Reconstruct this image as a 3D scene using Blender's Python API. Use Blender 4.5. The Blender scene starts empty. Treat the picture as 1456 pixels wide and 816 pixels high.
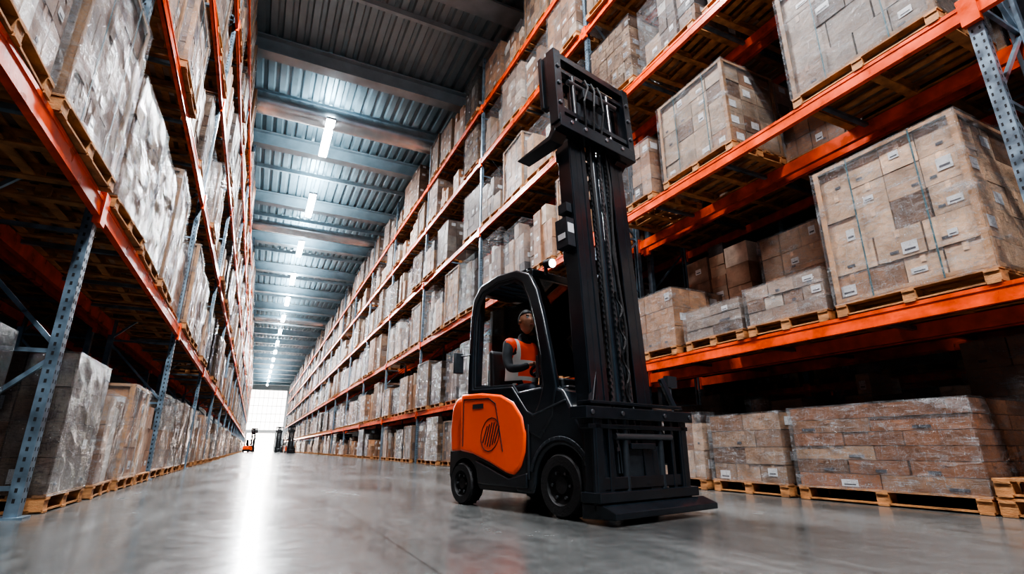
import bpy, math, random
from mathutils import Vector, Matrix, Euler
R = random.Random(7)
sc = bpy.context.scene
COL = sc.collection

# ------------------------------------------------------------ materials
def mat(name, color=(.5,.5,.5), rough=.5, metal=0.0, noise=0.0, nscale=8.0, bump=0.0, bscale=20.0,
        coat=0.0, attr=False, emis=None, estr=0.0, rvar=0.0, stretch=(1,1,1), spec=None):
    m = bpy.data.materials.new(name); m.use_nodes = True
    nt = m.node_tree; N = nt.nodes; L = nt.links
    b = N["Principled BSDF"]
    b.inputs["Base Color"].default_value = (*color, 1)
    b.inputs["Roughness"].default_value = rough
    b.inputs["Metallic"].default_value = metal
    b.inputs["Coat Weight"].default_value = coat
    b.inputs["Coat Roughness"].default_value = .18
    if spec is not None: b.inputs["Specular IOR Level"].default_value = spec
    if emis: 
        b.inputs["Emission Color"].default_value = (*emis, 1); b.inputs["Emission Strength"].default_value = estr
    tc = N.new("ShaderNodeTexCoord"); mp = N.new("ShaderNodeMapping")
    mp.inputs["Scale"].default_value = stretch
    L.new(tc.outputs["Object"], mp.inputs[0])
    src = None
    if attr:
        a = N.new("ShaderNodeAttribute"); a.attribute_name = "Col"; src = a.outputs["Color"]
        oi = N.new("ShaderNodeObjectInfo")
        rr_ = N.new("ShaderNodeMapRange"); rr_.inputs[3].default_value=.45; rr_.inputs[4].default_value=1.2
        L.new(oi.outputs["Random"], rr_.inputs[0])
        vm = N.new("ShaderNodeVectorMath"); vm.operation='SCALE'
        L.new(src, vm.inputs[0]); L.new(rr_.outputs[0], vm.inputs["Scale"]); src = vm.outputs[0]
    if noise > 0 or attr:
        n = N.new("ShaderNodeTexNoise"); n.inputs["Scale"].default_value = nscale; n.inputs["Detail"].default_value = 6
        L.new(mp.outputs[0], n.inputs["Vector"])
        r = N.new("ShaderNodeMapRange"); r.inputs[1].default_value=.3; r.inputs[2].default_value=.7
        r.inputs[3].default_value = 1-noise; r.inputs[4].default_value = 1+noise*.6
        L.new(n.outputs["Fac"], r.inputs[0])
        mx = N.new("ShaderNodeVectorMath"); mx.operation='SCALE'
        if src: L.new(src, mx.inputs[0])
        else: mx.inputs[0].default_value = color
        L.new(r.outputs[0], mx.inputs["Scale"])
        L.new(mx.outputs[0], b.inputs["Base Color"])
        if rvar>0:
            r2 = N.new("ShaderNodeMapRange"); r2.inputs[1].default_value=.3; r2.inputs[2].default_value=.7
            r2.inputs[3].default_value = max(.02,rough-rvar); r2.inputs[4].default_value = rough+rvar
            L.new(n.outputs["Fac"], r2.inputs[0]); L.new(r2.outputs[0], b.inputs["Roughness"])
    if bump > 0:
        n2 = N.new("ShaderNodeTexNoise"); n2.inputs["Scale"].default_value = bscale; n2.inputs["Detail"].default_value = 4
        n2.inputs["Distortion"].default_value = 1.0
        L.new(mp.outputs[0], n2.inputs["Vector"])
        bp = N.new("ShaderNodeBump"); bp.inputs["Strength"].default_value = bump; bp.inputs["Distance"].default_value=.03
        L.new(n2.outputs["Fac"], bp.inputs["Height"]); L.new(bp.outputs[0], b.inputs["Normal"])
        if coat>0: L.new(bp.outputs[0], b.inputs["Coat Normal"])
    return m

M = {}
M['carton'] = mat("carton_board", rough=.6, attr=True, noise=.34, nscale=5, bump=.35, bscale=9, coat=.12)
M['wood'] = mat("pallet_wood", (.42,.20,.08), .7, noise=.5, nscale=6, bump=.3, bscale=30, stretch=(1,1,3))
M['label'] = mat("paper_label", (.52,.53,.54), .5)
M['ink'] = mat("printed_ink", (.05,.05,.06), .6)
M['strap'] = mat("plastic_strap", (.03,.10,.12), .35)
M['orange'] = mat("orange_beam_paint", (.82,.088,.010), .36, noise=.38, nscale=4, coat=.35, bump=.08, bscale=14, rvar=.12)
M['steel'] = mat("galvanized_upright", (.19,.26,.32), .38, metal=.65, noise=.4, nscale=7, rvar=.12)
M['hole'] = mat("slot_shadow", (.01,.01,.012), .8)
M['roof'] = mat("corrugated_roof_sheet", (.28,.37,.41), .42, metal=.25, noise=.2, nscale=.8)
M['girder'] = mat("roof_girder_steel", (.34,.42,.46), .45, metal=.2, noise=.2, nscale=1.5)
M['duct'] = mat("spiral_duct_steel", (.6,.65,.68), .26, metal=.8, noise=.2, nscale=2, bump=.2, bscale=3)
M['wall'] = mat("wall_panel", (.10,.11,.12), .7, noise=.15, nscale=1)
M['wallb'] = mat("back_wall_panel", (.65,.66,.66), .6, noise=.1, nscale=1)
M['black'] = mat("forklift_black_paint", (.011,.016,.021), .27, noise=.3, nscale=9, coat=.4)
M['dark'] = mat("dark_plastic", (.022,.028,.034), .5, noise=.2, nscale=20, bump=.1, bscale=80)
M['forange'] = mat("forklift_orange_paint", (.92,.098,.007), .28, coat=.6, noise=.06, nscale=3)
M['rubber'] = mat("tyre_rubber", (.016,.016,.017), .7, noise=.3, nscale=12, bump=.2, bscale=40)
M['chrome'] = mat("chrome_rod", (.6,.62,.65), .2, metal=1)
M['chain'] = mat("lift_chain", (.14,.15,.16), .4, metal=.8)
M['seat'] = mat("seat_vinyl", (.02,.02,.022), .5, bump=.1)
M['lampon'] = mat("lamp_lens_lit", (1,1,1), .4, emis=(1,.98,.95), estr=5)
M['redlamp'] = mat("tail_lamp", (.5,.02,.01), .3, emis=(1,.05,.02), estr=2)
M['tube'] = mat("luminaire_diffuser", (1,1,1), .4, emis=(.97,.97,1), estr=60)
M['endglow'] = mat("end_wall_glow_panel", (1,1,1), .4, emis=(1,.92,.86), estr=3.6)
M['daydoor'] = mat("daylight_doorway", (1,1,1), .4, emis=(1,.80,.68), estr=24)
M['skin'] = mat("skin", (.42,.20,.12), .5, noise=.1)
M['hair'] = mat("hair_dark", (.03,.02,.015), .6, noise=.4, nscale=40)
M['trouser'] = mat("work_trousers", (.03,.04,.06), .8, noise=.2, nscale=20)
M['shirt'] = mat("grey_shirt", (.05,.055,.06), .8, noise=.2, nscale=20)
M['white'] = mat("eye_white", (.8,.8,.8), .3)
M['lip'] = mat("lip", (.35,.12,.09), .5)

# stretch film: clear sheet with milky streaks and sharp wrinkle ridges, their highlights partly painted pale
def film(name, tint, base, amt, ridge):
    m = bpy.data.materials.new(name); m.use_nodes=True
    nt=m.node_tree; N=nt.nodes; L=nt.links
    b=N["Principled BSDF"]; out=N["Material Output"]
    b.inputs["Base Color"].default_value=(*tint,1); b.inputs["Roughness"].default_value=.16
    b.inputs["Specular IOR Level"].default_value=1.0
    b.inputs["IOR"].default_value=1.7
    tc=N.new("ShaderNodeTexCoord")
    def ns(scale,st,rot,det,dist):
        mp=N.new("ShaderNodeMapping"); mp.inputs["Scale"].default_value=st; mp.inputs["Rotation"].default_value=rot
        L.new(tc.outputs["Object"],mp.inputs[0])
        n=N.new("ShaderNodeTexNoise"); n.inputs["Scale"].default_value=scale; n.inputs["Detail"].default_value=det; n.inputs["Roughness"].default_value=.62; n.inputs["Distortion"].default_value=dist
        L.new(mp.outputs[0],n.inputs["Vector"]); return n.outputs["Fac"]
    a=ns(1.8,(1.1,1.1,5),(.25,.2,0),9,1.5)
    c=ns(3.0,(1,1,7),(.5,.45,0),5,2.2)
    d=ns(2.0,(5,5,1.0),(.15,.2,0),5,1.5)
    r=N.new("ShaderNodeMapRange"); r.inputs[1].default_value=.50;r.inputs[2].default_value=.70;r.inputs[3].default_value=base;r.inputs[4].default_value=amt
    L.new(a,r.inputs[0])
    def ridg(c,wd):
        s=N.new("ShaderNodeMath");s.operation='SUBTRACT';L.new(c,s.inputs[0]);s.inputs[1].default_value=.5
        ab=N.new("ShaderNodeMath");ab.operation='ABSOLUTE';L.new(s.outputs[0],ab.inputs[0])
        r2=N.new("ShaderNodeMapRange"); r2.inputs[1].default_value=0;r2.inputs[2].default_value=wd;r2.inputs[3].default_value=ridge;r2.inputs[4].default_value=0
        L.new(ab.outputs[0],r2.inputs[0]); return r2.outputs[0]
    mxr=N.new("ShaderNodeMath");mxr.operation='MAXIMUM';L.new(ridg(c,.020),mxr.inputs[0]);L.new(ridg(d,.010),mxr.inputs[1])
    ad=N.new("ShaderNodeMath");ad.operation='ADD';ad.use_clamp=True;L.new(r.outputs[0],ad.inputs[0]);L.new(mxr.outputs[0],ad.inputs[1])
    hs=N.new("ShaderNodeMath");hs.operation='ADD';L.new(a,hs.inputs[0]);L.new(mxr.outputs[0],hs.inputs[1])
    bp=N.new("ShaderNodeBump"); bp.inputs["Strength"].default_value=1.0; bp.inputs["Distance"].default_value=.16
    L.new(hs.outputs[0],bp.inputs["Height"]); L.new(bp.outputs[0],b.inputs["Normal"])
    t=N.new("ShaderNodeBsdfTransparent"); mx=N.new("ShaderNodeMixShader")
    L.new(ad.outputs[0],mx.inputs[0]); L.new(t.outputs[0],mx.inputs[1]); L.new(b.outputs[0],mx.inputs[2])
    L.new(mx.outputs[0],out.inputs["Surface"])
    return m
M['film']=film("stretch_film",(.46,.48,.50),.07,.50,.60)
M['filmd']=film("dark_wrap_shade_film",(.03,.035,.04),.40,.75,.40)  # dark wrap; on left floor loads it also puts in shade

def glassm():
    m=bpy.data.materials.new("cab_glass"); m.use_nodes=True
    nt=m.node_tree;N=nt.nodes;L=nt.links
    g=N.new("ShaderNodeBsdfGlossy"); g.inputs["Roughness"].default_value=.03
    t=N.new("ShaderNodeBsdfTransparent"); t.inputs[0].default_value=(.80,.84,.86,1)
    f=N.new("ShaderNodeFresnel"); f.inputs[0].default_value=1.45
    mx=N.new("ShaderNodeMixShader"); L.new(f.outputs[0],mx.inputs[0]);L.new(t.outputs[0],mx.inputs[1]);L.new(g.outputs[0],mx.inputs[2])
    L.new(mx.outputs[0],N["Material Output"].inputs["Surface"]); return m
M['glass']=glassm()

def vestm():
    m=bpy.data.materials.new("hi_vis_vest"); m.use_nodes=True
    nt=m.node_tree;N=nt.nodes;L=nt.links;b=N["Principled BSDF"]; b.inputs["Roughness"].default_value=.6
    tc=N.new("ShaderNodeTexCoord"); sp=N.new("ShaderNodeSeparateXYZ"); L.new(tc.outputs["Object"],sp.inputs[0])
    def band(sock,c,w,absv=False):
        s=sock
        if absv:
            a=N.new("ShaderNodeMath");a.operation='ABSOLUTE';L.new(s,a.inputs[0]);s=a.outputs[0]
        c1=N.new("ShaderNodeMath");c1.operation='COMPARE';L.new(s,c1.inputs[0]);c1.inputs[1].default_value=c;c1.inputs[2].default_value=w
        return c1.outputs[0]
    o=None
    for s in (band(sp.outputs[2],1.36,.025),band(sp.outputs[2],1.54,.025),band(sp.outputs[1],.13,.022,True)):
        if o is None:o=s
        else:
            mm=N.new("ShaderNodeMath");mm.operation='MAXIMUM';L.new(o,mm.inputs[0]);L.new(s,mm.inputs[1]);o=mm.outputs[0]
    mx=N.new("ShaderNodeMix");mx.data_type='RGBA';mx.inputs[6].default_value=(1,.085,.012,1);mx.inputs[7].default_value=(.55,.56,.54,1)
    L.new(o,mx.inputs[0]);L.new(mx.outputs[2],b.inputs["Base Color"])
    L.new(mx.outputs[2],b.inputs["Emission Color"]); b.inputs["Emission Strength"].default_value=.10
    return m
M['vest']=vestm()

def floorm():
    m=bpy.data.materials.new("polished_concrete"); m.use_nodes=True
    nt=m.node_tree;N=nt.nodes;L=nt.links;b=N["Principled BSDF"]
    tc=N.new("ShaderNodeTexCoord")
    def noise(sc_,det,str_=(1,1,1),dist=0,rot=0):
        mp=N.new("ShaderNodeMapping");mp.inputs["Scale"].default_value=str_;mp.inputs["Rotation"].default_value=(0,0,rot);L.new(tc.outputs["Object"],mp.inputs[0])
        n=N.new("ShaderNodeTexNoise");n.inputs["Scale"].default_value=sc_;n.inputs["Detail"].default_value=det;n.inputs["Distortion"].default_value=dist
        L.new(mp.outputs[0],n.inputs["Vector"]);return n.outputs["Fac"]
    n1=noise(.5,8,(1,.7,1),.6); n2=noise(7,9); n3=noise(.8,7,(1.6,.5,1),.4); n4=noise(2.2,8,(5,.5,1),.5,.15)
    def rng(s,a,b_,c,d):
        r=N.new("ShaderNodeMapRange");r.inputs[1].default_value=a;r.inputs[2].default_value=b_;r.inputs[3].default_value=c;r.inputs[4].default_value=d
        L.new(s,r.inputs[0]);return r.outputs[0]
    def mul(a,b_):
        q=N.new("ShaderNodeMath");q.operation='MULTIPLY';L.new(a,q.inputs[0]);L.new(b_,q.inputs[1]);return q.outputs[0]
    f=mul(mul(rng(n1,.3,.7,.66,1.18),rng(n2,.3,.7,.82,1.12)),mul(rng(n3,.35,.65,.78,1.08),rng(n4,.3,.7,.80,1.12)))
    sp=N.new("ShaderNodeSeparateXYZ");L.new(tc.outputs["Object"],sp.inputs[0])
    for ax,off in ((0,2.1),(1,3.0)):
        a=N.new("ShaderNodeMath");a.operation='ADD';a.inputs[1].default_value=off+60;L.new(sp.outputs[ax],a.inputs[0])
        mo=N.new("ShaderNodeMath");mo.operation='MODULO';mo.inputs[1].default_value=6.0;L.new(a.outputs[0],mo.inputs[0])
        c=N.new("ShaderNodeMath");c.operation='COMPARE';c.inputs[1].default_value=3.0;c.inputs[2].default_value=.008;L.new(mo.outputs[0],c.inputs[0])
        f=mul(f,rng(c.outputs[0],0,1,1,.5))
    v=N.new("ShaderNodeVectorMath");v.operation='SCALE';v.inputs[0].default_value=(.108,.112,.110);L.new(f,v.inputs["Scale"])
    L.new(v.outputs[0],b.inputs["Base Color"])
    q=N.new("ShaderNodeMath");q.operation='ADD';L.new(rng(n3,.3,.7,.13,.24),q.inputs[0]);L.new(rng(n2,.3,.7,0,.06),q.inputs[1])
    L.new(q.outputs[0],b.inputs["Roughness"])
    b.inputs["Specular IOR Level"].default_value=.5
    bp=N.new("ShaderNodeBump");bp.inputs["Strength"].default_value=.08;bp.inputs["Distance"].default_value=.02
    L.new(n2,bp.inputs["Height"]);L.new(bp.outputs[0],b.inputs["Normal"])
    return m
M['floor']=floorm()

# ------------------------------------------------------------ mesh builder
class MB:
    def __init__(s): s.v=[];s.f=[];s.m=[];s.c=[];s.mats=[]
    def mi(s,k):
        if k not in s.mats: s.mats.append(k)
        return s.mats.index(k)
    def add(s,vs,fs,k,col=(1,1,1)):
        o=len(s.v); s.v+= [tuple(p) for p in vs]; i=s.mi(k)
        for f in fs: s.f.append(tuple(o+q for q in f)); s.m.append(i)
        s.c += [(*col,1)]*len(vs)
    def box(s,c,d,k,col=(1,1,1),rot=None):
        x,y,z=[q/2 for q in d]
        vs=[Vector(p) for p in ((-x,-y,-z),(x,-y,-z),(x,y,-z),(-x,y,-z),(-x,-y,z),(x,-y,z),(x,y,z),(-x,y,z))]
        if rot is not None: vs=[rot@p for p in vs]
        c=Vector(c); vs=[p+c for p in vs]
        s.add(vs,[(0,3,2,1),(4,5,6,7),(0,1,5,4),(1,2,6,5),(2,3,7,6),(3,0,4,7)],k,col)
    def beam(s,a,b,w,h,k,col=(1,1,1),up=Vector((0,0,1))):
        a=Vector(a);b=Vector(b);d=b-a;l=d.length;x=d.normalized()
        if abs(x.dot(up))>.98: up=Vector((0,1,0))
        y=up.cross(x).normalized();z=x.cross(y)
        rot=Matrix((x,y,z)).transposed()
        s.box((a+b)/2,(l,w,h),k,col,rot)
    def cyl(s,a,b,r,k,n=16,col=(1,1,1),r2=None,cap=True):
        a=Vector(a);b=Vector(b);x=(b-a).normalized();up=Vector((0,0,1)) if abs(x.z)<.9 else Vector((0,1,0))
        y=up.cross(x).normalized();z=x.cross(y);r2=r if r2 is None else r2
        vs=[];
        for p,rr in ((a,r),(b,r2)):
            for i in range(n):
                t=2*math.pi*i/n; vs.append(p+y*math.cos(t)*rr+z*math.sin(t)*rr)
        fs=[(i,(i+1)%n,n+(i+1)%n,n+i) for i in range(n)]
        if cap: fs+=[tuple(range(n-1,-1,-1)),tuple(range(n,2*n))]
        s.add(vs,fs,k,col)
    def prism(s,pts,y0,y1,k,col=(1,1,1)):
        n=len(pts); vs=[(x,y0,z) for x,z in pts]+[(x,y1,z) for x,z in pts]
        fs=[(i,(i+1)%n,n+(i+1)%n,n+i) for i in range(n)]+[tuple(range(n-1,-1,-1)),tuple(range(n,2*n))]
        s.add(vs,fs,k,col)
    def ring(s,o,i_,y0,y1,k):
        n=len(o); vs=[(x,y0,z) for x,z in o]+[(x,y0,z) for x,z in i_]+[(x,y1,z) for x,z in o]+[(x,y1,z) for x,z in i_]
        fs=[]
        for a in range(n):
            b=(a+1)%n
            fs+=[(a,b,n+b,n+a),(2*n+b,2*n+a,3*n+a,3*n+b),(a,2*n+a,2*n+b,b),(n+a,n+b,3*n+b,3*n+a)]
        s.add(vs,fs,k)
    def mesh(s,name):
        me=bpy.data.meshes.new(name); me.from_pydata(s.v,[],s.f)
        for k in s.mats: me.materials.append(M[k])
        me.polygons.foreach_set("material_index",s.m)
        ca=me.color_attributes.new("Col",'FLOAT_COLOR','POINT')
        ca.data.foreach_set("color",[q for c in s.c for q in c])
        me.update(); return me
    def obj(s,name,parent=None,bevel=0,smooth=False,seg=2,fix=False):
        me=s.mesh(name)
        if fix or bevel>0:
            import bmesh
            bm=bmesh.new();bm.from_mesh(me);bmesh.ops.recalc_face_normals(bm,faces=bm.faces);bm.to_mesh(me);bm.free()
        ob=bpy.data.objects.new(name,me); COL.objects.link(ob)
        if parent: ob.parent=parent
        if bevel>0:
            b=ob.modifiers.new("bev",'BEVEL');b.width=bevel;b.segments=seg;b.limit_method='ANGLE';b.angle_limit=math.radians(28);b.harden_normals=False
        if smooth:
            me.shade_smooth()
            try: me.set_sharp_from_angle(angle=math.radians(38))
            except Exception: pass
        return ob
def empty(name,loc=(0,0,0),rz=0,parent=None):
    e=bpy.data.objects.new(name,None);COL.objects.link(e);e.location=loc;e.rotation_euler=(0,0,rz);e.empty_display_size=.3
    if parent:e.parent=parent
    return e

# ------------------------------------------------------------ shell
XL,XR,Y0,Y1,ZR=-9.0,16.0,-14.0,150.0,16.8
b=MB(); b.add([(XL,Y0,0),(XR,Y0,0),(XR,Y1,0),(XL,Y1,0)],[(0,1,2,3)],'floor'); b.obj("floor")
b=MB(); x=XL; pts=[]
while x<XR:
    for dx,dz in ((0,0),(.24,0),(.30,.13),(.44,.13)): pts.append((x+dx,ZR+dz))
    x+=.5
n=len(pts)
vs=[(p[0],Y0,p[1]) for p in pts]+[(p[0],Y1,p[1]) for p in pts]
b.add(vs,[(i,n+i,n+i+1,i+1) for i in range(n-1)],'roof'); b.obj("ceiling")
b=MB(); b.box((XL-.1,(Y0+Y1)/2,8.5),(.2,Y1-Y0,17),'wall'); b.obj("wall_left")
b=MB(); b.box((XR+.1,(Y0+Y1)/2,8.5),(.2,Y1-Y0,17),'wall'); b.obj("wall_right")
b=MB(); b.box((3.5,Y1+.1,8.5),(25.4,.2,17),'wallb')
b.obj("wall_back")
xc,w_,z0,z1=2.2,8.6,5.0,15.0
b=MB()
b.box((xc,Y1-.03,(z0+z1)/2),(w_,.05,z1-z0),'endglow')  # glowing panels added over the end wall in place of bright haze
for k in range(9): b.box((xc-w_/2+w_*k/8,Y1-.08,(z0+z1)/2),(.08,.06,z1-z0),'girder')
for k in range(6): b.box((xc,Y1-.08,z0+(z1-z0)*k/5),(w_,.06,.10),'girder')
b.obj("end_wall_glow")
b=MB(); b.box((1.6,Y1-.03,2.1),(6.4,.05,4.2),'daydoor'); b.box((-1.65,Y1-.1,2.1),(.15,.15,4.2),'girder'); b.box((4.85,Y1-.1,2.1),(.15,.15,4.2),'girder'); b.box((1.6,Y1-.1,4.28),(6.7,.15,.15),'girder')
b.obj("door_1")

b=MB(); y=-9.6
gy=[]
while y<Y1-1:
    gy.append(y)
    b.box((3.5,y,ZR-.12),(24.9,.55,.06),'girder'); b.box((3.5,y,ZR-.85),(24.9,.55,.07),'girder'); b.box((3.5,y,ZR-.48),(24.9,.10,.7),'girder')
    y+=7.4
for yy in gy:
    b.box((3.5,yy+3.7,ZR-.12),(24.9,.16,.24),'girder')
    if yy<16: b.box((3.5,yy+1.9,ZR-.3),(24.9,.9,.10),'girder')
g=b.obj("roof_girder_frame")
b=MB()
for yy,r in ((22.8,.5),(37.6,.4),(67.2,.4)):
    b.cyl((XL+.2,yy,15.5),(XR-.2,yy,15.5),r,'duct',24)
    for k in range(24): b.cyl((XL+.5+k,yy,15.5),(XL+.55+k,yy,15.5),r+.02,'duct',24)
    for k in range(6): b.box((XL+2+4*k,yy,16.4),(.03,.03,.7),'girder')
b.obj("ventilation_duct",smooth=True)

# luminaires + lights
fix=MB(); 
LX=1.35
ly=[-0.6+8.15*k for k in range(-1,18) if k!=2]
for i,yy in enumerate(ly):
    fix.box((LX,yy,15.12),(.42,3.5,.10),'girder'); fix.box((LX,yy,15.04),(.36,3.4,.07),'tube')
    fix.box((LX,yy-1.1,15.5),(.02,.02,.8),'girder'); fix.box((LX,yy+1.1,15.5),(.02,.02,.8),'girder')
fix.obj("ceiling_luminaire_row")
def area(name,loc,sx,sy,p,col=(1,1,1),rot=(0,0,0)):
    l=bpy.data.lights.new(name,'AREA');l.shape='RECTANGLE';l.size=sx;l.size_y=sy;l.energy=p;l.color=col
    o=bpy.data.objects.new(name,l);COL.objects.link(o);o.location=loc;o.rotation_euler=rot;return o
lr=empty("luminaire_light_row")
for i,yy in enumerate(ly):
    p=2000 if yy<12 else 1350
    area("lamp_down",(LX,yy,14.96),.36,3.3,p,(.97,.98,1)).parent=lr
    area("ceiling_fill_up",(LX,yy,15.24),.3,3.3,400,(.72,.90,1),(math.pi,0,0)).parent=lr  # added upward fill that lifts the ceiling with teal light

# ------------------------------------------------------------ racks
def build_rack(name,xf,s,posts,levels,depth,ztop,holes_to=25,bh=.17):
    root=empty(name)
    P=MB();B=MB()
    for py in posts:
        for k,xx in enumerate((xf+s*.05,xf+s*(depth-.05))):
            wx=-s if k==0 else s
            P.box((xx+wx*.045,py,ztop/2),(.008,.12,ztop),'steel')
            P.box((xx,py-.058,ztop/2),(.09,.006,ztop),'steel'); P.box((xx,py+.058,ztop/2),(.09,.006,ztop),'steel')
            P.box((xx-wx*.042,py-.04,ztop/2),(.006,.035,ztop),'steel');P.box((xx-wx*.042,py+.04,ztop/2),(.006,.035,ztop),'steel')
            P.box((xx,py,.01),(.2,.2,.02),'steel')
            if py<holes_to and k==0:
                z=.15
                while z<min(ztop,13):
                    for dy in (-.032,.032): P.box((xx+wx*.0495,py+dy,z),(.002,.016,.035),'hole')
                    P.box((xx,py-.0615,z),(.02,.002,.035),'hole')
                    z+=.085
        xa=xf+s*.05;xb=xf+s*(depth-.05);z=.25;fl=0
        while z<ztop-1.3:
            P.box(((xa+xb)/2,py,z),(depth-.1,.04,.04),'steel')
            a,c=(xa,xb) if fl else (xb,xa)
            P.beam((a,py,z+.04),(c,py,z+1.15),.04,.04,'steel'); fl^=1; z+=1.2
    for i in range(len(posts)-1):
        ya,yb=posts[i]+.06,posts[i+1]-.06
        for lz in levels:
            for k,xx in enumerate((xf+s*.0,xf+s*depth)):
                B.box((xx,(ya+yb)/2,lz-bh/2),(.06,yb-ya,bh),'orange')
                B.box((xx-s*.028*(1 if k==0 else -1),(ya+yb)/2,lz-.02),(.02,yb-ya,.04),'orange')
                B.box((xx-s*.028*(1 if k==0 else -1),(ya+yb)/2,lz-bh+.02),(.02,yb-ya,.04),'orange')
                for ye in (ya-.02,yb+.02): B.box((xx-s*.02,ye,lz-bh/2-.01),(.07,.08,bh+.14),'orange')
            for t in (.25,.5,.75):
                B.box((xf+s*depth/2,ya+(yb-ya)*t,lz-.05),(depth-.06,.06,.05),'steel')
    P.obj("upright_frames",root); B.obj("load_beams",root)
    return root
RF=6.1; LF=-1.73; DEP=1.15
Rlev=[2.05,4.98,7.75,10.45,12.7]; Llev=[3.03,6.03,8.6,11.0,12.9]
Rposts=[1.8-6.75+6.75*k for k in range(0,21)]
Lposts=[6.2-13+6.5*k for k in range(0,22)]
build_rack("pallet_rack",LF,-1,Lposts,Llev,DEP,14.9,22,.2)
build_rack("pallet_rack",RF,1,Rposts,Rlev,DEP,14.9,24,.18)
build_rack("pallet_rack",RF+DEP+.25,1,Rposts[:8],Rlev,DEP,14.9,0)
build_rack("pallet_rack",LF-DEP-.25,-1,Lposts[:7],Llev,DEP,14.9,0)
build_rack("pallet_rack",12.2,1,Rposts[:6],Rlev[:3],DEP,9.5,0)

# ------------------------------------------------------------ pallet loads
TAN=[(.30,.145,.07),(.36,.19,.10),(.24,.115,.055),(.38,.235,.14),(.31,.18,.11),(.15,.075,.04),(.46,.35,.26),(.20,.10,.05)]
MIX=TAN+[(.5,.47,.42),(.06,.05,.05),(.12,.07,.045),(.35,.17,.08)]
def pallet(b,W,D,rr,z=0):
    wc='wood'
    for yy in (-W/2+.07,0,W/2-.07):
        for xx in (-D/2+.08,0,D/2-.08): b.box((xx,yy,z+.07),(.14,.13,.09),wc)
        b.box((0,yy,z+.0125),(D,.11,.022),wc); b.box((0,yy,z+.125),(D,.12,.02),wc)
    n=7
    for i in range(n): b.box((-D/2+.06+(D-.12)*i/(n-1),0,z+.147),(.105,W,.022),wc)
    for i in range(3): b.box((-D/2+.06+(D-.12)*i/2,0,z+.022),(.09,W,.018),wc)
def cshift(c,rr,g=.12,grey=0):
    f=1+rr.uniform(-g,g); c=[q*f for q in c]; a=sum(c)/3
    return tuple(q*(1-grey)+a*1.1*grey for q in c)
def cartons(b,x0,x1,y0,y1,z0,z1,nx,ny,nz,rr,base,labels=.35,grey=0,var=.22,irregular=False):
    dz=(z1-z0)/nz
    for k in range(nz):
        nyk=ny if (k%2==0 or ny<2 or irregular) else ny+rr.choice((-1,0,1))
        nyk=max(1,nyk); nxk=nx
        dx=(x1-x0)/nxk;dy=(y1-y0)/nyk
        for i in range(nxk):
            for j in range(nyk):
                if 0<i<nxk-1 and 0<j<nyk-1 and 0<k<nz-1: continue
                if irregular and k==nz-1 and rr.random()<.35: continue
                c=(x0+dx*(i+.5)+rr.uniform(-.008,.008),y0+dy*(j+.5)+rr.uniform(-.008,.008),z0+dz*(k+.5))
                q_=rr.random()
                col=cshift(base if q_<.70 else rr.choice(MIX if irregular else TAN),rr,var,grey)
                s_=(dx-rr.uniform(.004,.02),dy-rr.uniform(.004,.02),dz-.006)
                rot=Matrix.Rotation(rr.uniform(-.03,.03),3,'Z') if irregular else None
                b.box(c,s_,'carton',col,rot)
                tc=tuple(q*1.35 for q in col)
                for sg,edge in ((-1,i==0),(1,i==nxk-1)):
                    if not edge: continue
                    fx=c[0]+sg*(s_[0]/2+.004)
                    if rr.random()<.6: b.box((fx,c[1],c[2]+s_[2]*.36),(.003,.05,s_[2]*.27),'carton',tc); 
                    if rr.random()<labels:
                        w=min(rr.uniform(.08,.2),dy*.45);h=min(rr.uniform(.06,.15),dz*.5)
                        ly_=c[1]+rr.uniform(-.2,.2)*dy;lz_=c[2]+rr.uniform(-.2,.1)*dz
                        b.box((fx+sg*.001,ly_,lz_),(.003,w,h),'label')
                        b.box((fx+sg*.0025,ly_,lz_-h*.2),(.002,w*.7,h*.18),'ink')
                    if rr.random()<.3:
                        b.box((fx,c[1]+rr.uniform(-.3,.3)*dy,c[2]-s_[2]*.25),(.003,dy*.18,.03),'ink')
                for sg,edge in ((-1,j==0),(1,j==nyk-1)):
                    if not edge: continue
                    fy=c[1]+sg*(s_[1]/2+.004)
                    if rr.random()<.6: b.box((c[0],fy,c[2]+s_[2]*.36),(.05,.003,s_[2]*.27),'carton',tc)
                    if rr.random()<labels: b.box((c[0]+rr.uniform(-.15,.15)*dx,fy+sg*.001,c[2]),(min(.17,dx*.45),.003,min(.13,dz*.5)),'label')
def filmshell(b,x0,x1,y0,y1,z0,z1,rr,k='film',amp=.028):
    e=.02;x0-=e;x1+=e;y0-=e;y1+=e;z1+=e*.6
    def grid(o,u,v,nu,nv,nrm):
        vs=[];fs=[]
        for a in range(nu+1):
            for c in range(nv+1):
                t=o+u*(a/nu)+v*(c/nv)
                if 0<a<nu and 0<c<nv: t=t+nrm*rr.uniform(-amp*.2,amp)
                vs.append(t)
        for a in range(nu):
            for c in range(nv):
                q=a*(nv+1)+c; fs.append((q,q+1,q+nv+2,q+nv+1))
        b.add(vs,fs,k)
    V=Vector;h=z1-z0
    nz=max(3,int(h/.14));ny=max(4,int((y1-y0)/.22));nx=max(4,int((x1-x0)/.22))
    grid(V((x0,y0,z0)),V((0,y1-y0,0)),V((0,0,h)),ny,nz,V((-1,0,0)))
    grid(V((x1,y0,z0)),V((0,y1-y0,0)),V((0,0,h)),ny,nz,V((1,0,0)))
    grid(V((x0,y0,z0)),V((x1-x0,0,0)),V((0,0,h)),nx,nz,V((0,-1,0)))
    grid(V((x0,y1,z0)),V((x1-x0,0,0)),V((0,0,h)),nx,nz,V((0,1,0)))
    grid(V((x0,y0,z1)),V((x1-x0,0,0)),V((0,y1-y0,0)),nx,ny,V((0,0,1)))
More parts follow.
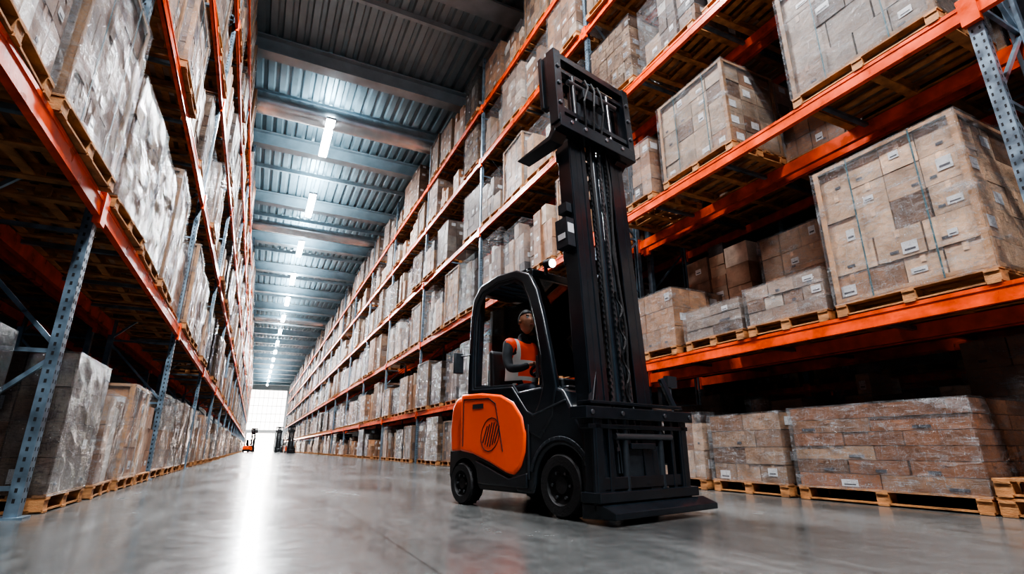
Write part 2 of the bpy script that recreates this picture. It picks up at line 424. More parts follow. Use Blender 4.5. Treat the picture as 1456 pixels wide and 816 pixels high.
def load(name,W,H,style='boxes',seed=0,filmk='film',D=1.25,grey=0.25,nyz=None,base=None,labels=.25):
    rr=random.Random(seed); b=MB(); pallet(b,W,D,rr)
    base=base or rr.choice(TAN[:5]); zt=.16; x0,x1=-D/2+.03,D/2-.03;y0,y1=-W/2+.02,W/2-.02
    ny=rr.choice((3,4,5));nz=max(1,round((H-zt)/rr.uniform(.2,.42)))
    if nyz: ny,nz=nyz
    if style=='boxes': cartons(b,x0,x1,y0,y1,zt,H,3,ny,nz,rr,base,labels,grey)
    elif style=='irregular':
        m=rr.uniform(-.15,.15)*W
        h1=H;h2=H*rr.uniform(.6,.9)
        if rr.random()<.5:h1,h2=h2,h1
        cartons(b,x0,x1,y0,m-.01,zt,h1,3,2,max(1,round((h1-zt)/.32)),rr,base,.3,grey,irregular=True)
        cartons(b,x0+.04,x1-.04,m+.01,y1,zt,h2,2,2,max(1,round((h2-zt)/.42)),rr,rr.choice(TAN),.3,grey,irregular=True)
    elif style=='mixed':
        cuts=[y0,y0+(y1-y0)*rr.uniform(.28,.4),y0+(y1-y0)*rr.uniform(.6,.75),y1]
        for q in range(3):
            hh=H*rr.uniform(.72,1.0); xx0=x0+rr.uniform(0,.12)
            cartons(b,xx0,x1,cuts[q]+.005,cuts[q+1]-.005,zt,hh,rr.choice((2,3)),rr.choice((1,2)),max(2,round((hh-zt)/rr.uniform(.2,.5))),rr,rr.choice(MIX),.25,grey,irregular=True)
    elif style=='crate':
        cartons(b,x0+.03,x1-.03,y0+.03,y1-.03,zt,H-.03,3,ny,nz,rr,base,labels,grey)
        ec=(.36,.20,.10)
        for xx in (x0,x1):
            for yy in (y0,y1):
                sx=1 if xx<0 else -1; sy=1 if yy<0 else -1
                b.box((xx,yy+sy*.03,(zt+H)/2),(.012,.06,H-zt),'carton',ec); b.box((xx+sx*.03,yy,(zt+H)/2),(.06,.012,H-zt),'carton',ec)
        for zz in (H-.01,zt+.03):
            for xx in (x0,x1): b.box((xx,0,zz),(.016,W-.04,.04),'carton',ec)
            for yy in (y0,y1): b.box((0,yy,zz),(D-.06,.016,.04),'carton',ec)
        b.box((0,0,H+.005),(D-.05,W-.03,.012),'carton',(.30,.22,.16))
        for yy in (-W*.22,W*.22):
            for xx in (x0-.010,x1+.010): b.box((xx,yy,(zt+H)/2),(.004,.016,H-zt),'strap')
            b.box((0,yy,H+.016),(D-.02,.016,.004),'strap')
    if filmk: filmshell(b,x0-.01,x1+.01,y0-.01,y1+.01,zt-.02,H,rr,filmk)
    return b.mesh(name)
VAR=[]
specs=[(1.45,1.75,'boxes','film'),(1.45,1.45,'mixed',None),(1.45,1.95,'crate','film'),(1.4,1.2,'irregular','film'),
       (1.45,1.6,'mixed','film'),(1.4,1.85,'boxes','film'),(1.45,1.0,'boxes',None),(1.45,2.0,'mixed',None),(1.42,1.5,'crate','film'),
       (1.45,1.3,'irregular',None),(1.4,1.7,'boxes','filmd'),(1.3,1.9,'irregular','film'),(1.45,2.1,'crate','film'),(1.3,.8,'boxes','film'),
       (1.35,2.25,'mixed','film'),(1.2,1.1,'mixed',None),(1.4,1.4,'irregular','filmd'),(1.45,2.2,'boxes',None),(1.5,1.65,'mixed','film'),(1.4,2.0,'mixed','filmd')]
for i,(w,h,st,fk) in enumerate(specs): VAR.append((load("goods_variant",w,h,st,100+i,fk,grey=[.0,.1,.35][i%3]),h))
GN="palletized_cartons"
def inst(me,loc,parent=None,name="pallet_load",flip=False,jit=.05):
    o=bpy.data.objects.new(name,me);COL.objects.link(o);o.location=loc
    o.rotation_euler=(0,0,(math.pi if flip else 0)+R.uniform(-jit,jit))
    if parent:o.parent=parent
    return o
def fill(xc,posts,levels,ztop,skip=lambda y,l:False,dens=.93,ymin=-1.5):
    for i in range(len(posts)-1):
        ya,yb=posts[i]+.1,posts[i+1]-.1; n=4; p=(yb-ya)/n
        for li,lz in enumerate([0]+levels):
            top=([0]+levels+[ztop])[li+1]-.25
            parent=None
            for j in range(n):
                y=ya+p*(j+.5)
                if y<ymin: continue
                if skip(y,li) or R.random()>dens: continue
                cand=[v for v in VAR if lz+v[1]<top-.05 and (li>0 or v[1]<1.8)]
                if R.random()<.65:
                    c2=[v for v in cand if v[1]>(top-lz)*.58]
                    if c2: cand=c2
                if not cand: continue
                v=R.choice(cand)
                if parent is None: parent=empty(GN,(xc,ya,lz))
                inst(v[0],(R.uniform(-.08,.08),y-ya+R.uniform(-.03,.03),.004),parent,flip=R.random()<.5)
RC=RF+DEP/2; LC=LF-DEP/2
fill(RC,Rposts,Rlev,15.3,lambda y,l:(y<8.55 and l in (0,1,2)),.96)
fill(LC,Lposts,Llev,15.3,lambda y,l:(l==0 and y<12.5),.96)
fill(RC+DEP+.25,Rposts[:8],Rlev,15.3,lambda y,l:(y<8.5 and l<2),.95)
fill(LC-DEP-.25,Lposts[:7],Llev,15.3,lambda y,l:False,.92)
fill(12.2+DEP/2,Rposts[:6],Rlev[:3],9.5,lambda y,l:False,.92)

def hero(W,H,style,seed,fk,y,z,x=RC,D=1.25,name=GN,flip=False,rz=0,**kw):
    me=load(name,W,H,style,seed,fk,D=D,**kw); o=bpy.data.objects.new(name,me);COL.objects.link(o)
    o.location=(x,y,z+.003);o.rotation_euler=(0,0,math.pi*flip+rz); return o
hero(1.58,1.88,'crate',1,'film',2.93,2.05,base=(.44,.28,.17),nyz=(4,5),grey=.1,labels=.4)
hero(1.15,.68,'boxes',2,'film',4.42,2.05,base=(.42,.27,.18),nyz=(3,3),grey=.25,rz=.03)
hero(1.15,.62,'boxes',22,'film',5.62,2.05,base=(.44,.30,.21),nyz=(2,3),grey=.25,rz=-.02)
hero(1.5,1.15,'boxes',3,'film',7.15,2.05,base=(.44,.24,.13),nyz=(4,3),grey=.0)
hero(1.75,1.85,'crate',4,'film',2.9,4.98,base=(.38,.27,.19),nyz=(4,4),grey=.3)
hero(1.55,1.68,'crate',5,'film',5.58,4.98,base=(.40,.27,.17),nyz=(4,5),grey=.2)
hero(1.3,1.3,'irregular',6,'film',7.3,4.98,grey=.1)
hero(1.9,1.05,'boxes',7,'film',3.62,0,base=(.30,.125,.055),nyz=(2,6),grey=0,labels=.1,rz=.02)
hero(1.25,1.03,'boxes',8,'film',5.3,0,base=(.40,.24,.14),nyz=(3,4),grey=.05,rz=-.03)
hero(1.1,1.1,'irregular',9,'film',6.6,0)
hero(1.2,1.0,'boxes',10,'film',7.8,0,base=(.40,.24,.14),nyz=(3,3))
for yy,hh,sd,st in ((1.0,1.7,31,'boxes'),(2.55,1.78,11,'boxes'),(4.1,1.72,32,'mixed'),(5.7,1.4,33,'mixed'),(7.3,1.6,34,'mixed')):
    hero(1.4,hh,st,sd,'film',yy,0,x=RC+1.4,base=(.34,.18,.10),nyz=(3,5),labels=.2)
for yy,hh,sd,st in ((1.2,2.3,41,'boxes'),(2.9,2.2,42,'mixed'),(4.95,1.95,43,'boxes'),(6.7,2.55,44,'mixed')):
    hero(1.5,hh,st,sd,'film' if sd!=44 else None,yy,2.05,x=RC+1.4,base=(.46,.27,.15),nyz=(4,5),labels=.3)
def empty_pallet(x,y,n=1,rz=0):
    b=MB()
    for i in range(n): pallet(b,1.35,1.15,R,z=.165*i)
    o=b.obj("empty_pallet");o.location=(x,y,.002);o.rotation_euler=(0,0,rz)
empty_pallet(RC-.05,1.95,2)
hero(1.3,1.5,'boxes',12,'filmd',7.25,0,x=LC,base=(.30,.19,.12),nyz=(3,4),grey=.2,flip=True)  # dark film puts the shade of the left floor bay into the load
hero(1.3,1.25,'mixed',13,'film',8.75,0,x=LC,base=(.34,.20,.11),grey=.1,rz=.05)
hero(1.3,1.5,'crate',14,'film',10.25,0,x=LC,base=(.34,.17,.08),nyz=(3,3),grey=.0)  # cartons browned to carry the same floor-bay shade in their colour
hero(1.3,1.3,'irregular',15,None,11.7,0,x=LC)
hero(1.4,1.5,'mixed',16,'filmd',4.9,0,x=LC-.2,base=(.25,.16,.10),grey=.3)
hero(1.4,1.7,'irregular',17,None,3.3,0,x=LC-.2)

# ------------------------------------------------------------ forklift
FH=math.atan2(-.975,.222)
FO=(2.47+.60*.975,4.19+.60*.222,0)
def arc(cx,cz,r,a0,a1,n):
    return [(cx+r*math.cos(math.radians(a0+(a1-a0)*i/n)),cz+r*math.sin(math.radians(a0+(a1-a0)*i/n))) for i in range(n+1)]
SX,SY=-.07,-.10
def build_forklift():
    root=empty("forklift",FO,FH)
    HW=.58
    b=MB()
    pts=[(-1.86,.55),(-1.86,.30),(-1.82,.20)]+arc(-1.56,.21,.27,180,0,10)+[(-1.25,.17),(-.42,.17)]+[(-.42,.6)]
    b.prism(pts,-HW+.01,HW-.01,'black')
    b.obj("chassis",root,.02,True)
    b=MB(); b.box((-.75,0,.4),(2.2,.7,.45),'dark'); b.obj("inner_frame",root)
    b=MB()
    pts=[(-.80,1.12),(-.12,1.16),(.06,1.10),(.17,.92),(.30,.70),(.34,.50)]+arc(0,.27,.335,25,180,12)+[(-.38,.17),(-.62,.17),(-.80,.5)]
    b.prism(pts,-HW-.01,-HW+.26,'black'); b.prism(pts,HW-.26,HW+.01,'black')
    b.obj("front_fender",root,.03,True,3)
    b=MB()
    for sg in (-1,1):
        yy=sg*(HW+.012)
        q=arc(0,.27,.40,30,165,14)
        for i in range(14): b.beam((q[i][0],yy,q[i][1]),(q[i+1][0],yy,q[i+1][1]),.02,.035,'dark')
        b.beam((-.36,yy,.88),(.10,yy,1.0),.02,.02,'dark'); b.beam((-.42,yy,.80),(-.42,yy,.30),.02,.03,'dark')
        b.beam((-.20,yy,.72),(-.12,yy,1.12),.012,.012,'dark')
    b.obj("fender_trim",root,.005,True)
    b=MB(); b.box((-.15,0,.62),(.6,.66,.6),'dark'); b.box((-.02,0,1.0),(.12,1.0,.30),'black'); b.obj("front_cowl",root,.03,True)
    b=MB(); b.prism([(-1.9,.50),(-1.93,.8),(-1.9,1.05),(-1.80,1.16),(-1.45,1.20),(-1.2,1.18),(-1.2,.5)],-.56,.56,'forange')
    b.obj("counterweight",root,.11,True,5)
    b=MB(); b.prism([(-1.25,.5),(-1.25,1.12),(-.55,1.05),(-.5,.5)],-.55,.55,'dark'); b.obj("battery_cover",root,.02,True)
    b=MB()
    pp=[(-1.60,1.175),(-1.2,1.165),(-.85,1.12),(-.64,1.03),(-.50,.88),(-.455,.72),(-.47,.55),(-.54,.40),(-.64,.33),(-.76,.345),(-1.05,.44),(-1.35,.52),(-1.60,.55)]
    b.prism(pp,-HW-.035,-HW+.03,'forange'); b.prism(pp,HW-.03,HW+.035,'forange')
    b.obj("side_panel",root,.03,True,4)
    b=MB()
    for sgn in (-1,1):
        yy=sgn*(HW+.037)
        gp=[(-1.53,1.11),(-1.05,1.09),(-.93,1.03)]
        for i in range(2): b.beam((gp[i][0],yy,gp[i][1]),(gp[i+1][0],yy,gp[i+1][1]),.006,.012,'dark')
        b.beam((-1.53,yy,1.11),(-1.53,yy,.6),.006,.012,'dark')
        og=[(-1.02+.16*math.cos(t*math.pi/8)+.03*math.sin(t*math.pi/8),.72+.17*math.sin(t*math.pi/8)) for t in range(16)]
        for i in range(16): b.beam((og[i][0],yy,og[i][1]),(og[(i+1)%16][0],yy,og[(i+1)%16][1]),.005,.008,'dark')
        for i in range(6):
            x=-1.12+i*.042; hgt=.13-.018*abs(i-2.5); b.beam((x-.03,yy,.72-hgt),(x+.05,yy,.72+hgt),.006,.014,'dark')
        b.beam((-.93,yy,1.03),(-.80,yy,.55),.006,.008,'dark')
        b.box((-1.25,yy,1.02),(.2,.005,.05),'dark')
    b.obj("panel_vents",root)
    b=MB()
    b.prism([(-1.3,.46),(-.72,.30),(-.44,.36),(-.44,.22),(-1.25,.22)],-HW-.03,-HW+.1,'black')
    b.prism([(-1.3,.46),(-.72,.30),(-.44,.36),(-.44,.22),(-1.25,.22)],HW-.1,HW+.03,'black')
    b.obj("entry_step",root,.015,True)
    O=[(-1.50,1.14),(-1.49,1.6),(-1.46,2.08),(-1.41,2.28),(-1.28,2.41),(-.95,2.46),(-.60,2.43),(-.40,2.34),(-.28,2.14),(-.18,1.82),(-.09,1.46),(-.02,1.12),(-.08,.86),(-.25,.66),(-.48,.74),(-.75,1.06)]
    I=[(-1.40,1.22),(-1.40,1.6),(-1.38,2.02),(-1.33,2.19),(-1.22,2.31),(-.95,2.36),(-.66,2.34),(-.50,2.25),(-.40,2.06),(-.31,1.78),(-.24,1.46),(-.21,1.16),(-.27,1.0),(-.34,.90),(-.45,.94),(-.68,1.19)]
    b=MB(); b.ring(O,I,-HW-.02,-HW+.05,'black'); b.ring(O,I,HW-.05,HW+.02,'black')
    b.obj("cab_side_frame",root,.022,True,3)
    def sc_(l,k): 
        cx=sum(p[0] for p in l)/len(l);cz=sum(p[1] for p in l)/len(l)
        return [(cx+(x-cx)*k,cz+(z-cz)*k) for x,z in l]
    b=MB(); b.ring(sc_(I,1.0),sc_(I,.955),-HW-.005,-HW+.015,'dark')
    b.box((-.30,-HW+.01,1.35),(.03,.03,.22),'chrome')
    b.obj("cab_door_frame",root,.004)
    b=MB()
    b.box((-.9,0,2.42),(.9,1.06,.03),'glass')
    b.box((-1.34,0,2.36),(.10,1.1,.08),'black'); b.box((-.44,0,2.36),(.10,1.1,.08),'black')
    for i in range(7): b.box((-1.25+.125*i,0,2.40),(.03,1.08,.05),'black')
    for sg in (-1,1): b.beam((-1.44,sg*.5,1.15),(-1.38,sg*.5,2.36),.06,.08,'black'); 
    b.box((-1.44,0,1.22),(.06,1.0,.12),'black')
    b.obj("overhead_guard",root,.01,True)
    b=MB(); b.beam((-.10,0,1.25),(-.40,0,2.30),1.04,.010,'glass'); b.beam((-1.44,0,1.3),(-1.40,0,2.3),.98,.010,'glass'); b.obj("windscreen",root)
    b=MB()
    b.prism([(-.42,.72),(-.30,1.16),(-.22,1.24),(-.05,1.22),(.0,.72)],-.48,.48,'dark')
    b.box((-.6,0,.69),(.7,1.0,.04),'dark'); b.obj("dashboard",root,.02,True)
    b=MB(); cx,cz=-.60+SX,1.42; ax=Vector((-.35,0,.94)).normalized(); u=Vector((0,1,0)); w=ax.cross(u)
    C=Vector((cx,SY,cz)); n=24
    for i in range(n):
        a=2*math.pi*i/n;c=2*math.pi*(i+1)/n
        b.cyl(C+.19*(u*math.cos(a)+w*math.sin(a)),C+.19*(u*math.cos(c)+w*math.sin(c)),.017,'dark',8)
    for a in (0,2.1,4.2): b.cyl(C,C+.19*(u*math.cos(a)+w*math.sin(a)),.012,'dark',6)
    b.cyl(C,C-ax*.32+Vector((.12,0,0)),.03,'dark',10); b.cyl(C-ax*.02,C+ax*.02,.05,'dark',14)
    for i in range(3): b.cyl((-.42+.06*i,.30,1.15),(-.42+.06*i,.30,1.36),.012,'chrome',8); b.cyl((-.42+.06*i,.30,1.36),(-.42+.06*i,.30,1.40),.022,'dark',8)
    b.obj("steering_wheel",root,0,True)
    b=MB()
    def sh(l): return [(x+SX*.3,z) for x,z in l]
    b.prism(sh([(-1.36,1.0),(-1.36,1.08),(-.92,1.09),(-.88,1.05),(-.92,.98)]),-.27+SY,.27+SY,'seat')
    b.prism(sh([(-1.38,1.06),(-1.42,1.66),(-1.39,1.70),(-1.34,1.66),(-1.30,1.08)]),-.25+SY,.25+SY,'seat')
    b.box((-1.1,.30,1.22),(.4,.08,.07),'seat')
    b.obj("operator_seat",root,.03,True,3)
    b=MB(); b.beam((-1.45,-HW,1.62),(-1.52,-HW-.10,1.60),.02,.02,'dark'); b.box((-1.54,-HW-.12,1.52),(.04,.12,.24),'dark'); b.obj("wing_mirror",root,.015,True)
    b=MB()
    for sg in (-1,1):
        b.cyl((-.32,sg*.42,2.46),(-.22,sg*.42,2.44),.045,'dark',16,r2=.055); b.cyl((-.22,sg*.42,2.44),(-.21,sg*.42,2.438),.045,'lampon',16); b.box((-.32,sg*.42,2.38),(.03,.03,.08),'dark')
        b.cyl((.18,sg*.46,1.00),(.21,sg*.46,.995),.035,'lampon' if sg<0 else 'chrome',12)
        b.box((-1.92,sg*.4,.95),(.03,.14,.06),'redlamp')
    b.obj("work_lamps",root,0,True)
    for nm,cx,r,w in (("front_wheel",0,.27,.22),("rear_wheel",-1.58,.215,.17)):
        b=MB()
        for sg in (-1,1):
            yo=sg*(HW+.02); yi=sg*(HW+.02-w)
            n=40
            prof=[(yi,r*.6),(yi,r*.93),(yi+sg*.03,r),(yo-sg*.03,r),(yo,r*.93),(yo,r*.62),(yo-sg*.03,r*.58),(yo-sg*.05,r*.30),(yo-sg*.02,r*.26),(yo-sg*.02,.001)]
            vs=[];fs=[]
            for i in range(n):
                t=2*math.pi*i/n
                for y_,q in prof: vs.append((cx+q*math.cos(t),y_,r+q*math.sin(t)))
            m_=len(prof)
            for i in range(n):
                j=(i+1)%n
                for k in range(m_-1): fs.append((i*m_+k,i*m_+k+1,j*m_+k+1,j*m_+k))
            b.add(vs,fs,'rubber')
            for i in range(n):
                t=2*math.pi*(i+.5)/n; 
                if i%2==0: b.box((cx+r*math.cos(t)*.995,(yo+yi)/2,r+r*math.sin(t)*.995),(.02,w*.8,.008),'rubber',rot=Matrix.Rotation(-t+math.pi/2,3,'Y'))
            for i in range(6):
                t=2*math.pi*i/6; b.cyl((cx+r*.42*math.cos(t),yo-sg*.04,r+r*.42*math.sin(t)),(cx+r*.42*math.cos(t),yo-sg*.01,r+r*.42*math.sin(t)),.014,'chain',8)
        b.obj(nm,root,0,True,fix=True)
        b=MB(); b.cyl((cx,-HW+.05,r),(cx,HW-.05,r),.05,'chain',12); b.obj(nm.replace("wheel","axle"),root)
    mast=empty("mast",(.36,-.16,.07),0,root); mast.rotation_euler=(0,math.radians(-3.4),0)
    b=MB(); HM=4.42
    def channel(x,y,z0,z1,sg,w=.10,d=.14,t=.018):
        b.box((x,y,(z0+z1)/2),(d,t,z1-z0),'black')
        b.box((x-d/2,y-sg*w/2,(z0+z1)/2),(t,w,z1-z0),'black'); b.box((x+d/2,y-sg*w/2,(z0+z1)/2),(t,w,z1-z0),'black')
    for sg in (-1,1):
        channel(0,sg*.41,0,HM-.85,sg,.08,.17)
        channel(.02,sg*.33,.1,HM-.5,sg,.07,.13)
        channel(.04,sg*.255,.2,HM,sg,.06,.11)
    b.obj("mast_channels",mast,.004)
    b=MB()
    for z in (.06,.75,2.3,HM-.95): b.box((-.09,0,z),(.05,.84,.14),'black')
    for z in (1.2,1.9,3.0,3.6,HM-.1): b.box((-.05,0,z),(.04,.54,.09),'black')
    b.box((.0,0,HM-.02),(.16,.66,.07),'black')
    b.obj("mast_crossmembers",mast,.008)
    b=MB()
    for yy in (-.16,.16): b.cyl((-.02,yy,.1),(-.02,yy,2.6),.035,'black',14); b.cyl((-.02,yy,2.6),(-.02,yy,HM-.1),.022,'chrome',12)
    b.cyl((.02,0,.15),(.02,0,HM-.6),.05,'black',16)
    for yy in (-.11,-.07,.07,.11): b.cyl((.06,yy,.3),(.06,yy,HM-.25),.011,'dark',8)
    b.obj("hydraulic_cylinders",mast,0,True)
    b=MB()
    for yy in (-.13,.13,.03):
        z=.5
        while z<HM-.3: b.box((.085,yy,z),(.018,.034,.032),'chain'); b.box((.085,yy,z+.03),(.03,.018,.028),'chain'); z+=.06
    b.obj("lift_chains",mast)
    b=MB()
    for yy in (-.13,.13): b.cyl((.06,yy-.02,HM-.25),(.06,yy+.02,HM-.25),.07,'chain',18)
    for yy in (-.1,.1): 
        pts=[Vector((.08,yy,.9+ .0)),Vector((.12,yy*1.3,1.6)),Vector((.1,yy,2.4)),Vector((.12,yy*1.4,3.2)),Vector((.1,yy,4.1))]
        for i in range(4): b.cyl(pts[i],pts[i+1],.014,'rubber',8)
    for k in range(26):
        a=k*.9; b.cyl((.13+.02*math.cos(a),.05+.03*math.sin(a),.8+k*.045),(.13+.02*math.cos(a+.9),.05+.03*math.sin(a+.9),.8+(k+1)*.045),.012,'rubber',6)
    b.obj("mast_sheaves",mast,0,True)
    b=MB(); x0=.15; cy=-.06; hw=.55
    z1,z2=HM-.80,HM+.12
    for sg in (-1,1):
        b.box((x0,cy+sg*hw,(z1+z2)/2+.02),(.12,.10,z2-z1),'black'); b.box((x0-.10,cy+sg*hw,(z1+z2)/2+.16),(.18,.03,.66),'black')
        b.box((x0-.17,cy+sg*hw,(z1+z2)/2+.16),(.05,.09,.66),'black')
        for zz in (.25,.5,.72): b.cyl((x0+.055,cy+sg*hw,z1+zz),(x0+.075,cy+sg*hw,z1+zz),.025,'chain',10)
    b.box((x0,cy,z1+.03),(.14,2*hw+.06,.15),'black'); b.box((x0+.02,cy,z1+.20),(.05,2*hw,.06),'black')
    b.box((x0,cy,z2-.03),(.09,2*hw,.08),'black'); b.box((x0-.02,cy,z2-.17),(.06,2*hw,.05),'black'); b.box((x0-.14,cy,z2-.08),(.05,2*hw,.07),'black')
    b.box((x0-.05,cy,z1+.36),(.06,.50,.22),'dark')
    b.box((x0+.01,cy-.05,z1+.56),(.09,.26,.12),'dark')
    for yy in (-.30,.24): b.cyl((x0+.01,cy+yy,z1+.1),(x0+.01,cy+yy,z2-.2),.035,'black',12)
    b.cyl((x0+.02,cy-.38,z1+.62),(x0+.02,cy+.38,z1+.62),.03,'chain',12)
    for yy in (-.42,-.22,.1,.36): b.cyl((x0+.07,cy+yy,z1+.05),(x0+.082,cy+yy,z1+.05),.022,'chrome',10)
    for k in range(3):
        P=[Vector((x0+.06,cy-.2+.12*k,z1+.1)),Vector((x0+.12,cy-.26+.15*k,z1+.35)),Vector((x0+.10,cy-.15+.1*k,z1+.6)),Vector((x0+.02,cy-.1+.1*k,z1+.78))]
        for i in range(3): b.cyl(P[i],P[i+1],.014,'rubber',8)
    b.obj("upper_carriage",mast,.01)
    b=MB()
    for yy in (cy-.50,cy+.44):
        b.prism([(x0-.08,z1+.30),(x0-.02,z1+.30),(x0-.02,z1-.06),(x0-.10,z1-.13),(x0-.62,z1-.11),(x0-.62,z1-.095),(x0-.12,z1-.07),(x0-.08,z1-.01)],yy-.085,yy+.085,'black')
    b.obj("reversed_forks",mast,.006)
    b=MB(); b.box((.0,-.48,2.50),(.16,.10,.30),'dark'); b.box((.081,-.48,2.54),(.003,.08,.10),'label'); b.box((0,-.532,2.46),(.1,.004,.06),'label'); b.box((.0,-.46,2.78),(.12,.07,.10),'dark')
    b.obj("mast_control_box",mast,.01)
    b=MB(); fx=.40
    b.box((fx,0,.87),(.20,1.50,.10),'black'); b.box((fx-.02,0,.96),(.16,1.30,.03),'black'); b.box((fx+.02,0,.76),(.10,1.40,.04),'black')
    for yy in (-.58,.62): b.box((fx,yy,.50),(.14,.07,.80),'black'); b.box((fx+.05,yy,.48),(.03,.12,.76),'black'); b.beam((fx,yy,.95),(fx-.05,yy*.8,1.25),.05,.05,'black')
    for yy in (-.42,.46): b.box((fx+.02,yy,.50),(.07,.05,.78),'black')
    b.box((fx+.02,0,.30),(.06,1.24,.10),'black')
    b.box((fx+.06,0,.60),(.03,.34,.05),'black')
    b.prism([(fx-.1,.035),(fx-.1,.15),(fx+.12,.15),(fx+.26,.10),(fx+.26,.05)],-.64,.78,'black')
    b.box((fx+.02,.02,.2),(.22,1.36,.08),'black')
    for yy in (-.68,-.3,.3,.7): b.cyl((fx+.10,yy,.87),(fx+.112,yy,.87),.022,'chain',10)
    b.obj("lower_carriage",root,.012)
    b=MB()
    for yy in (-.2,.3): b.cyl((fx+.02,yy,.18),(fx+.02,yy,.9),.035,'dark',12)
    b.cyl((fx+.04,-.35,.68),(fx+.04,.45,.68),.03,'chain',12)
    b.box((fx,.05,.45),(.05,.5,.3),'dark')
    for sg in (-1,1): b.cyl((-.05,sg*.36,.72),(.34,sg*.36,.85),.035,'black',12)
    b.cyl((fx-.05,.66,.90),(fx-.12,.74,1.20),.012,'dark',8); b.box((fx-.12,.76,1.24),(.05,.16,.12),'dark')
    b.obj("tilt_gear",root,0,True)
    return root
fk=build_forklift()
def dup(root,loc,rz,scale=1):
    r2=empty("forklift",loc,rz); r2.scale=(scale,)*3
    def rec(src,par):
        for ch in src.children:
            o=ch.copy(); COL.objects.link(o); o.parent=par; rec(ch,o)
    rec(root,r2)
bpy.context.view_layer.update()

# ------------------------------------------------------------ driver
Mrot=Matrix.Rotation(FH,3,'Z')
dl_=Mrot@Vector((SX,SY,-.02))
drv=empty("forklift_driver",(FO[0]+dl_.x,FO[1]+dl_.y,dl_.z),FH)
def skin(name,vs,es,rad,mk,parent,sub=2,root=0):
    me=bpy.data.meshes.new(name);me.from_pydata(vs,es,[]);me.materials.append(M[mk])
    o=bpy.data.objects.new(name,me);COL.objects.link(o);o.parent=parent
    sm=o.modifiers.new("skin",'SKIN'); sm.use_smooth_shade=True
    lay=me.skin_vertices[0]
    for i,r in enumerate(rad):
        lay.data[i].radius=(r,r) if not isinstance(r,tuple) else r
        lay.data[i].use_root=(i==root)
    s=o.modifiers.new("sub",'SUBSURF');s.levels=sub;s.render_levels=sub
    return o
px=-1.12
vs=[(px,0,1.22),(px+.01,0,1.38),(px+.04,0,1.56),(px+.07,0,1.72),(px+.09,0,1.82),(px+.12,0,1.90)]
es=[(0,1),(1,2),(2,3),(3,4),(4,5)];ra=[(.15,.17),(.13,.15),(.14,.17),(.12,.15),(.065,.065),(.06,.06)]
for sg in (-1,1):
    o=len(vs)
    vs+=[(px+.07,sg*.20,1.74),(px+.14,sg*.27,1.56),(px+.22,sg*.29,1.44),(px+.34,sg*.23,1.44),(px+.42,sg*.18,1.47)]
    ra+=[.075,.06,.052,.045,.034]; es+=[(3,o),(o,o+1),(o+1,o+2),(o+2,o+3),(o+3,o+4)]
skin("torso_and_arms",vs,es,ra,'shirt',drv)
vs=[(px,0,1.20)];es=[];ra=[(.14,.16)]
for sg in (-1,1):
    o=len(vs)
    vs+=[(px+.05,sg*.11,1.18),(px+.30,sg*.14,1.20),(px+.52,sg*.16,1.20),(px+.55,sg*.16,.98),(px+.55,sg*.16,.78)]
    ra+=[.11,.095,.075,.065,.05]; es+=[(0,o),(o,o+1),(o+1,o+2),(o+2,o+3),(o+3,o+4)]
skin("legs",vs,es,ra,'trouser',drv)
for sg in (-1,1):
    skin("boot",[(px+.52,sg*.16,.80),(px+.56,sg*.16,.77),(px+.66,sg*.16,.765),(px+.74,sg*.16,.76)],[(0,1),(1,2),(2,3)],[.055,.05,.045,.035],'rubber',drv)
vs=[(px,0,1.24),(px+.01,0,1.38),(px+.04,0,1.56),(px+.07,0,1.70)];es=[(0,1),(1,2),(2,3)];ra=[(.175,.195),(.155,.18),(.165,.20),(.14,.17)]
for sg in (-1,1):
    o=len(vs);vs+=[(px+.07,sg*.17,1.745),(px+.10,sg*.23,1.68)];ra+=[.095,.094];es+=[(3,o),(o,o+1)]
skin("hi_vis_vest",vs,es,ra,'vest',drv)
import bmesh
hc=Vector((px+.17,0,2.02))
bm=bmesh.new();bmesh.ops.create_uvsphere(bm,u_segments=32,v_segments=24,radius=1)
for v in bm.verts:
    x,y,z=v.co
    wy=.088*(1-.28*max(0,-z)**1.3); xx=x*.112; zz=z*.145
    if x>0 and z<0: xx+=.012*(-z)
    if x>.85 and abs(y)<.22 and -.35<z<.15: xx+=.030*(1-abs(y)/.22)*(1-abs(z+.18)/.35)
    if x>.6 and abs(abs(y)-.38)<.2 and 0<z<.25: xx-=.010
    v.co=(xx,y*wy,zz)
for f in bm.faces:f.smooth=True
me=bpy.data.meshes.new("head");bm.to_mesh(me);bm.free();me.materials.append(M['skin'])
ho=bpy.data.objects.new("head",me);COL.objects.link(ho);ho.parent=drv;ho.location=hc;ho.rotation_euler=(0,math.radians(-12),math.radians(-14))
bm=bmesh.new();bmesh.ops.create_uvsphere(bm,u_segments=32,v_segments=20,radius=1)
dl=[v for v in bm.verts if v.co.z<-.05+(.45 if v.co.x>.1 else (-.35 if v.co.x<-.35 else 0))]
bmesh.ops.delete(bm,geom=dl,context='VERTS')
for v in bm.verts: v.co=(v.co.x*.119-.004,v.co.y*.095,v.co.z*.153+.004)
for f in bm.faces:f.smooth=True
me=bpy.data.meshes.new("hair");bm.to_mesh(me);bm.free();me.materials.append(M['hair'])
o=bpy.data.objects.new("hair",me);COL.objects.link(o);o.parent=ho
so=o.modifiers.new("s",'SOLIDIFY');so.thickness=.008
b=MB()
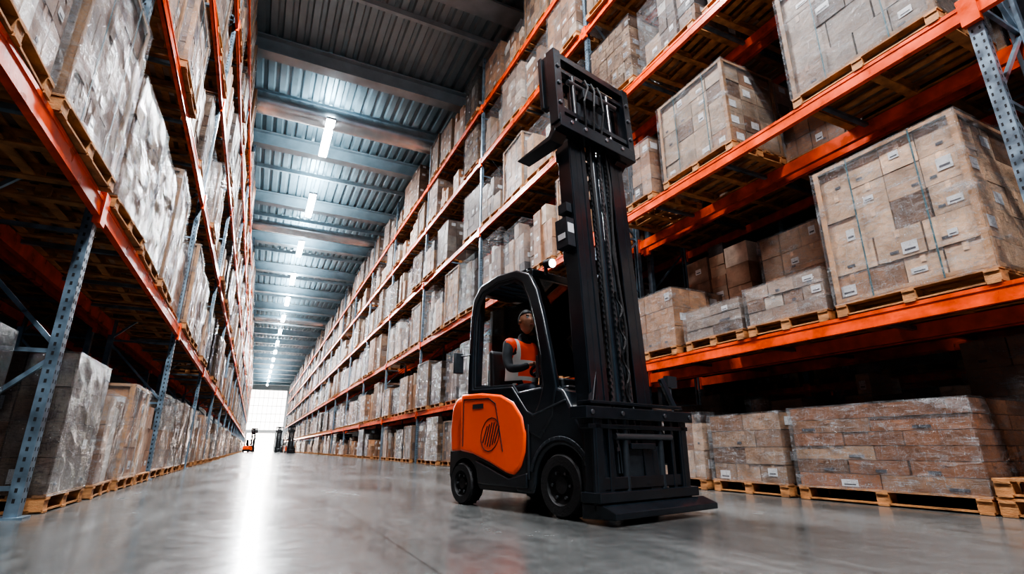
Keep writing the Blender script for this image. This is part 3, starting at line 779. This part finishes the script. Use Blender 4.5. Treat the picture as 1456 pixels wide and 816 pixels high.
for sg in (-1,1):
    b.cyl((-.005,sg*.083,-.01),(-.012,sg*.100,-.005),.026,'skin',12,r2=.030)
    b.cyl((.093,sg*.035,.018),(.103,sg*.035,.018),.012,'white',10); b.cyl((.103,sg*.035,.018),(.105,sg*.035,.018),.006,'ink',10)
    b.box((.101,sg*.035,.042),(.012,.035,.007),'hair')
b.box((.112,0,-.075),(.012,.045,.010),'lip')
b.obj("face_features",ho,0,True)
for sg in (-1,1):
    w=Vector((px+.42,sg*.18,1.47)); g=Vector((px+.50,sg*.165,1.475))
    skin("palm",[tuple(w),tuple((w+g)/2),tuple(g)],[(0,1),(1,2)],[(.030,.024),(.036,.022),(.034,.02)],'skin',drv,2)
    for i in range(4):
        ty=sg*(.195-.026*i); L_=[.9,1.0,.95,.78][i]
        p0=Vector((px+.50,ty,1.48));p1=p0+Vector((.035,0,.012))*L_;p2=p1+Vector((.022,0,-.028))*L_;p3=p2+Vector((-.012,0,-.025))*L_
        skin("finger",[tuple(p0),tuple(p1),tuple(p2),tuple(p3)],[(0,1),(1,2),(2,3)],[.012,.0105,.0095,.008],'skin',drv,1)
    p0=Vector((px+.46,sg*.145,1.465));p1=p0+Vector((.03,-sg*.02,-.01));p2=p1+Vector((.03,-sg*.005,-.015))
    skin("thumb",[tuple(p0),tuple(p1),tuple(p2)],[(0,1),(1,2)],[.014,.012,.010],'skin',drv,1)

dup(fk,(-.2,96,0),math.radians(60),.8); dup(fk,(3.6,88,0),math.radians(-100),.8); dup(fk,(4.3,72,0),math.radians(-80),.7)

# ------------------------------------------------------------ world, camera
w=bpy.data.worlds.new("World");sc.world=w;w.use_nodes=True
bg=w.node_tree.nodes["Background"];bg.inputs[0].default_value=(.46,.74,1,1);bg.inputs[1].default_value=.40
cam=bpy.data.cameras.new("Camera");co=bpy.data.objects.new("Camera",cam);COL.objects.link(co)
co.location=(0,0,.58);co.rotation_euler=(math.radians(90+17.3),0,math.radians(-25.6))
cam.sensor_width=36;cam.lens=18.22;cam.clip_start=.05;cam.clip_end=400
sc.camera=co
sc.view_settings.view_transform='AgX'
try: sc.view_settings.look='AgX - High Contrast'
except Exception: pass
sc.view_settings.exposure=.25
